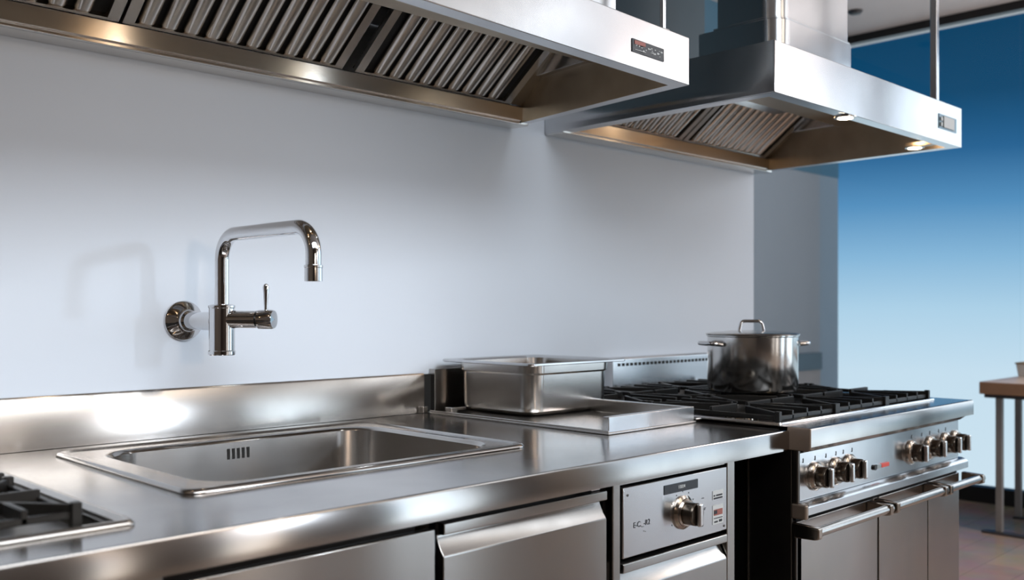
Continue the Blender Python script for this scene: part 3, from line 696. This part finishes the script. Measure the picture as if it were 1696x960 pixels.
def rod(t, x, y, z0, w, lab=None):
    r = MB().box(x-w/2, x+w/2, y-w/2, y+w/2, z0, ZC-.001).build('hanging_rod', 'duct', t, bevel=w*.12)
    MB().box(x-w, x+w, y-w, y+w, z0-.0005, z0+.004).build('rod_plate', 'steel', r)
rod(h2, 3.735, 1.485, 2.0166, .026); rod(h1, 2.165, 1.60, 1.9975, .013)

# ------------------------------------------------------------------ far table and box
tb = thing('work_table', 'wood-edged table on grey metal legs standing far right by the window', 'table', (5.95, 1.3, 0))
TX0, TX1, TY0, TY1 = 5.55, 6.36, .55, 1.965
MB().box(TX0, TX1, TY0, TY1, .765, .829).build('table_top', 'oak', tb, bevel=.003)
MB().box(TX0+.001, TX1-.001, TY0+.001, TY1-.001, .8293, .8315).build('surface_sheet', 'tabletop', tb, label='pale top surface')
MB().box(TX0+.02, TX1-.02, TY0+.02, TY1-.02, .745, .7648).build('under_frame', 'darkmetal', tb)
for x, ya in ((5.60, 1.875), (6.10, 1.938)):
    for y in (ya, .64):
        MB().box(x-.017, x+.017, y-.017, y+.017, .012, .7448).build('leg', 'legmetal', tb, bevel=.003)
for x in (5.60, 6.10): MB().box(x-.03, x+.03, .60, 1.96, 0, .0118).build('foot_bar', 'darkmetal', tb)
bxo = thing('food_box', 'small white open box with tan rim on the far wooden table', 'box', (6.22, 1.80, .832))
m = MB().loft([rrect(6.14, 6.34, 1.58, 1.955, .01, .8322, 3), rrect(6.13, 6.35, 1.57, 1.965, .01, .905, 3), rrect(6.14, 6.34, 1.58, 1.955, .01, .905, 3), rrect(6.15, 6.33, 1.59, 1.945, .01, .84, 3)], True, True)
m.build('box_wall', 'white', bxo)
MB().loft([rrect(6.125, 6.355, 1.565, 1.97, .012, .9052, 3), rrect(6.125, 6.355, 1.565, 1.97, .012, .914, 3), rrect(6.142, 6.338, 1.582, 1.953, .01, .914, 3), rrect(6.142, 6.338, 1.582, 1.953, .01, .9052, 3)], closed=True).build('rim', 'tan', bxo)

# ------------------------------------------------------------------ world: pale horizon rising to deep dusk blue
wd = bpy.data.worlds.new('dusk_sky'); S.world = wd; wd.use_nodes = True
nt = wd.node_tree; N = nt.nodes; L = nt.links
bg = N['Background']; tc = N.new('ShaderNodeTexCoord'); sp_ = N.new('ShaderNodeSeparateXYZ'); L.new(tc.outputs['Generated'], sp_.inputs[0])
mr = N.new('ShaderNodeMapRange'); mr.inputs[1].default_value = -.2; mr.inputs[2].default_value = .3; L.new(sp_.outputs['Z'], mr.inputs[0])
cr = N.new('ShaderNodeValToRGB'); L.new(mr.outputs[0], cr.inputs[0])
def s2l(c): return tuple(((v/255)/12.92 if v/255 <= .04045 else ((v/255+.055)/1.055)**2.4) for v in c)
stops = [(-.20, (212, 232, 244)), (-.06, (203, 227, 243)), (0.0, (178, 213, 236)), (.05, (138, 186, 221)), (.10, (88, 147, 194)), (.15, (44, 102, 150)), (.20, (20, 74, 112)), (.26, (4, 64, 100)), (.30, (2, 60, 98))]
while len(cr.color_ramp.elements) < len(stops): cr.color_ramp.elements.new(.5)
for e_, (z, c) in zip(cr.color_ramp.elements, stops):
    e_.position = (z+.2)/.5; e_.color = (*s2l(c), 1)
L.new(cr.outputs[0], bg.inputs[0]); bg.inputs[1].default_value = 1.0

# ------------------------------------------------------------------ lights
LR = dict(side=1.5, sideb=2.0, win=2.8, lamp=65.0, ceil=2.9, strip=3.1)
LR['pass'] = 2.0
def area(name, loc, aim, sx, sy, power, col, spread=180):
    l = bpy.data.lights.new(name, 'AREA'); l.shape = 'RECTANGLE'; l.size = sx; l.size_y = sy; l.energy = power; l.color = col
    l.spread = math.radians(spread)
    o = bpy.data.objects.new(name, l); COL.objects.link(o); o.location = loc
    o.rotation_euler = (Vector(aim)-Vector(loc)).to_track_quat('-Z', 'Y').to_euler(); return o
def rad(A, r): return A*PI*r
area('side_daylight', (XR_-.06, -1.52, 1.5), (0, -1.52, 1.5), 2.2, 2.85, rad(6.3, LR['side']), (.80, .91, 1.0))
area('side_daylight_high', (XR_-.06, .60, 2.0), (0, .60, 2.0), 1.9, 1.8, rad(3.4, LR['sideb']), (.82, .92, 1.0))
area('tall_window_daylight', (5.185, YF+.02, 1.47), (5.185, 0, 1.47), .85, 2.9, rad(2.46, LR['win']), (.80, .91, 1.0))
area('passage_light', (3.485, YF+.02, 1.47), (3.485, 0, 1.47), .40, 2.9, rad(1.1, LR['pass']), (1, .83, .68))
area('passage_light', (2.485, YF+.02, 1.47), (2.485, 0, 1.47), .20, 2.9, rad(.55, LR['pass']), (1, .83, .68))
for x, y, sx, sy, c in ((3.25, -2.1, .7, 2.4, (1, .82, .64)), (4.97, -1.7, .75, 2.4, (.88, .94, 1)), (4.40, -1.7, .10, 2.4, (1, .80, .60)), (2.45, -2.3, .22, 2.2, (1, .82, .64)), (-1.2, 1.0, .5, .5, (1, .8, .6))):
    area('ceiling_panel_light', (x, y, ZC-.02), (x, y, 0), sx, sy, rad(sx*sy, LR['ceil']), c)
area('wall_wash_fill', (.75, -.55, ZC-.12), (.95, 2.4, .75), 3.5, 1.3, rad(4.55, LR['strip']), (.90, .95, 1), 75)  # unseen fill added for the wall's bright-to-dark gradient under the hoods
area('ceiling_fill', (5.7, -.6, 2.3), (5.4, 1.4, ZC), .8, .8, 26, (1, .88, .82))  # unseen fill added to brighten the ceiling
l = bpy.data.lights.new('floor_warm_fill', 'SPOT'); l.energy = 130; l.color = (1, .78, .62); l.spot_size = math.radians(70); l.spot_blend = .7; l.shadow_soft_size = .06  # unseen warm spot added to brighten the floor at right
o = bpy.data.objects.new('floor_warm_fill', l); COL.objects.link(o); o.location = (5.2, .7, ZC-.03)
for loc, pw, c, ang in (((.62, -2.4, 1.72), 125, (1, .76, .58), 34), ((3.6, -3.3, 2.0), 190, (.74, .86, 1), 24)):
    l = bpy.data.lights.new('spotlight', 'SPOT'); l.energy = pw; l.color = c; l.spot_size = math.radians(ang); l.spot_blend = 1; l.shadow_soft_size = .11
    o = bpy.data.objects.new('spotlight', l); COL.objects.link(o); o.location = loc
    o.rotation_euler = (Vector((1.05, 2.4, 1.18))-Vector(loc)).to_track_quat('-Z', 'Y').to_euler()
for x in (3.005, 3.70):
    l = bpy.data.lights.new('hood_lamp', 'POINT'); l.energy = .8; l.color = (1, .70, .42); l.shadow_soft_size = .03
    o = bpy.data.objects.new('hood_lamp', l); COL.objects.link(o); o.location = (x, 1.56, 1.90)

for x, c, e_ in ((-.3, (1, .78, .55), 1.6), (.55, (1, .76, .52), 2.4), (1.2, (1, .80, .60), 2.4), (1.9, (.85, .93, 1), 2.2)):
    l = bpy.data.lights.new('hood_lamp', 'POINT'); l.energy = e_*.28; l.color = c; l.shadow_soft_size = .019
    o = bpy.data.objects.new('hood_lamp', l); COL.objects.link(o); o.location = (x, 1.66, 1.93)

# ------------------------------------------------------------------ camera
cd = bpy.data.cameras.new('camera'); cam = bpy.data.objects.new('camera', cd); COL.objects.link(cam)
cam.location = (0, 0, 1.23); cam.rotation_euler = (PI/2, 0, math.radians(45.37)-PI/2)
cd.sensor_width = 36; cd.lens = 1595/1696*36; cd.shift_y = (511.8-480)/1696
cd.clip_start = .05; cd.clip_end = 200
cd.dof.use_dof = True; cd.dof.focus_distance = 2.45; cd.dof.aperture_fstop = 2.8
S.camera = cam
S.view_settings.view_transform = 'Standard'; S.view_settings.look = 'None'; S.view_settings.exposure = 0; S.view_settings.gamma = 1
S.cycles.max_bounces = 10; S.cycles.glossy_bounces = 8; S.cycles.diffuse_bounces = 4
S.cycles.sample_clamp_indirect = 6
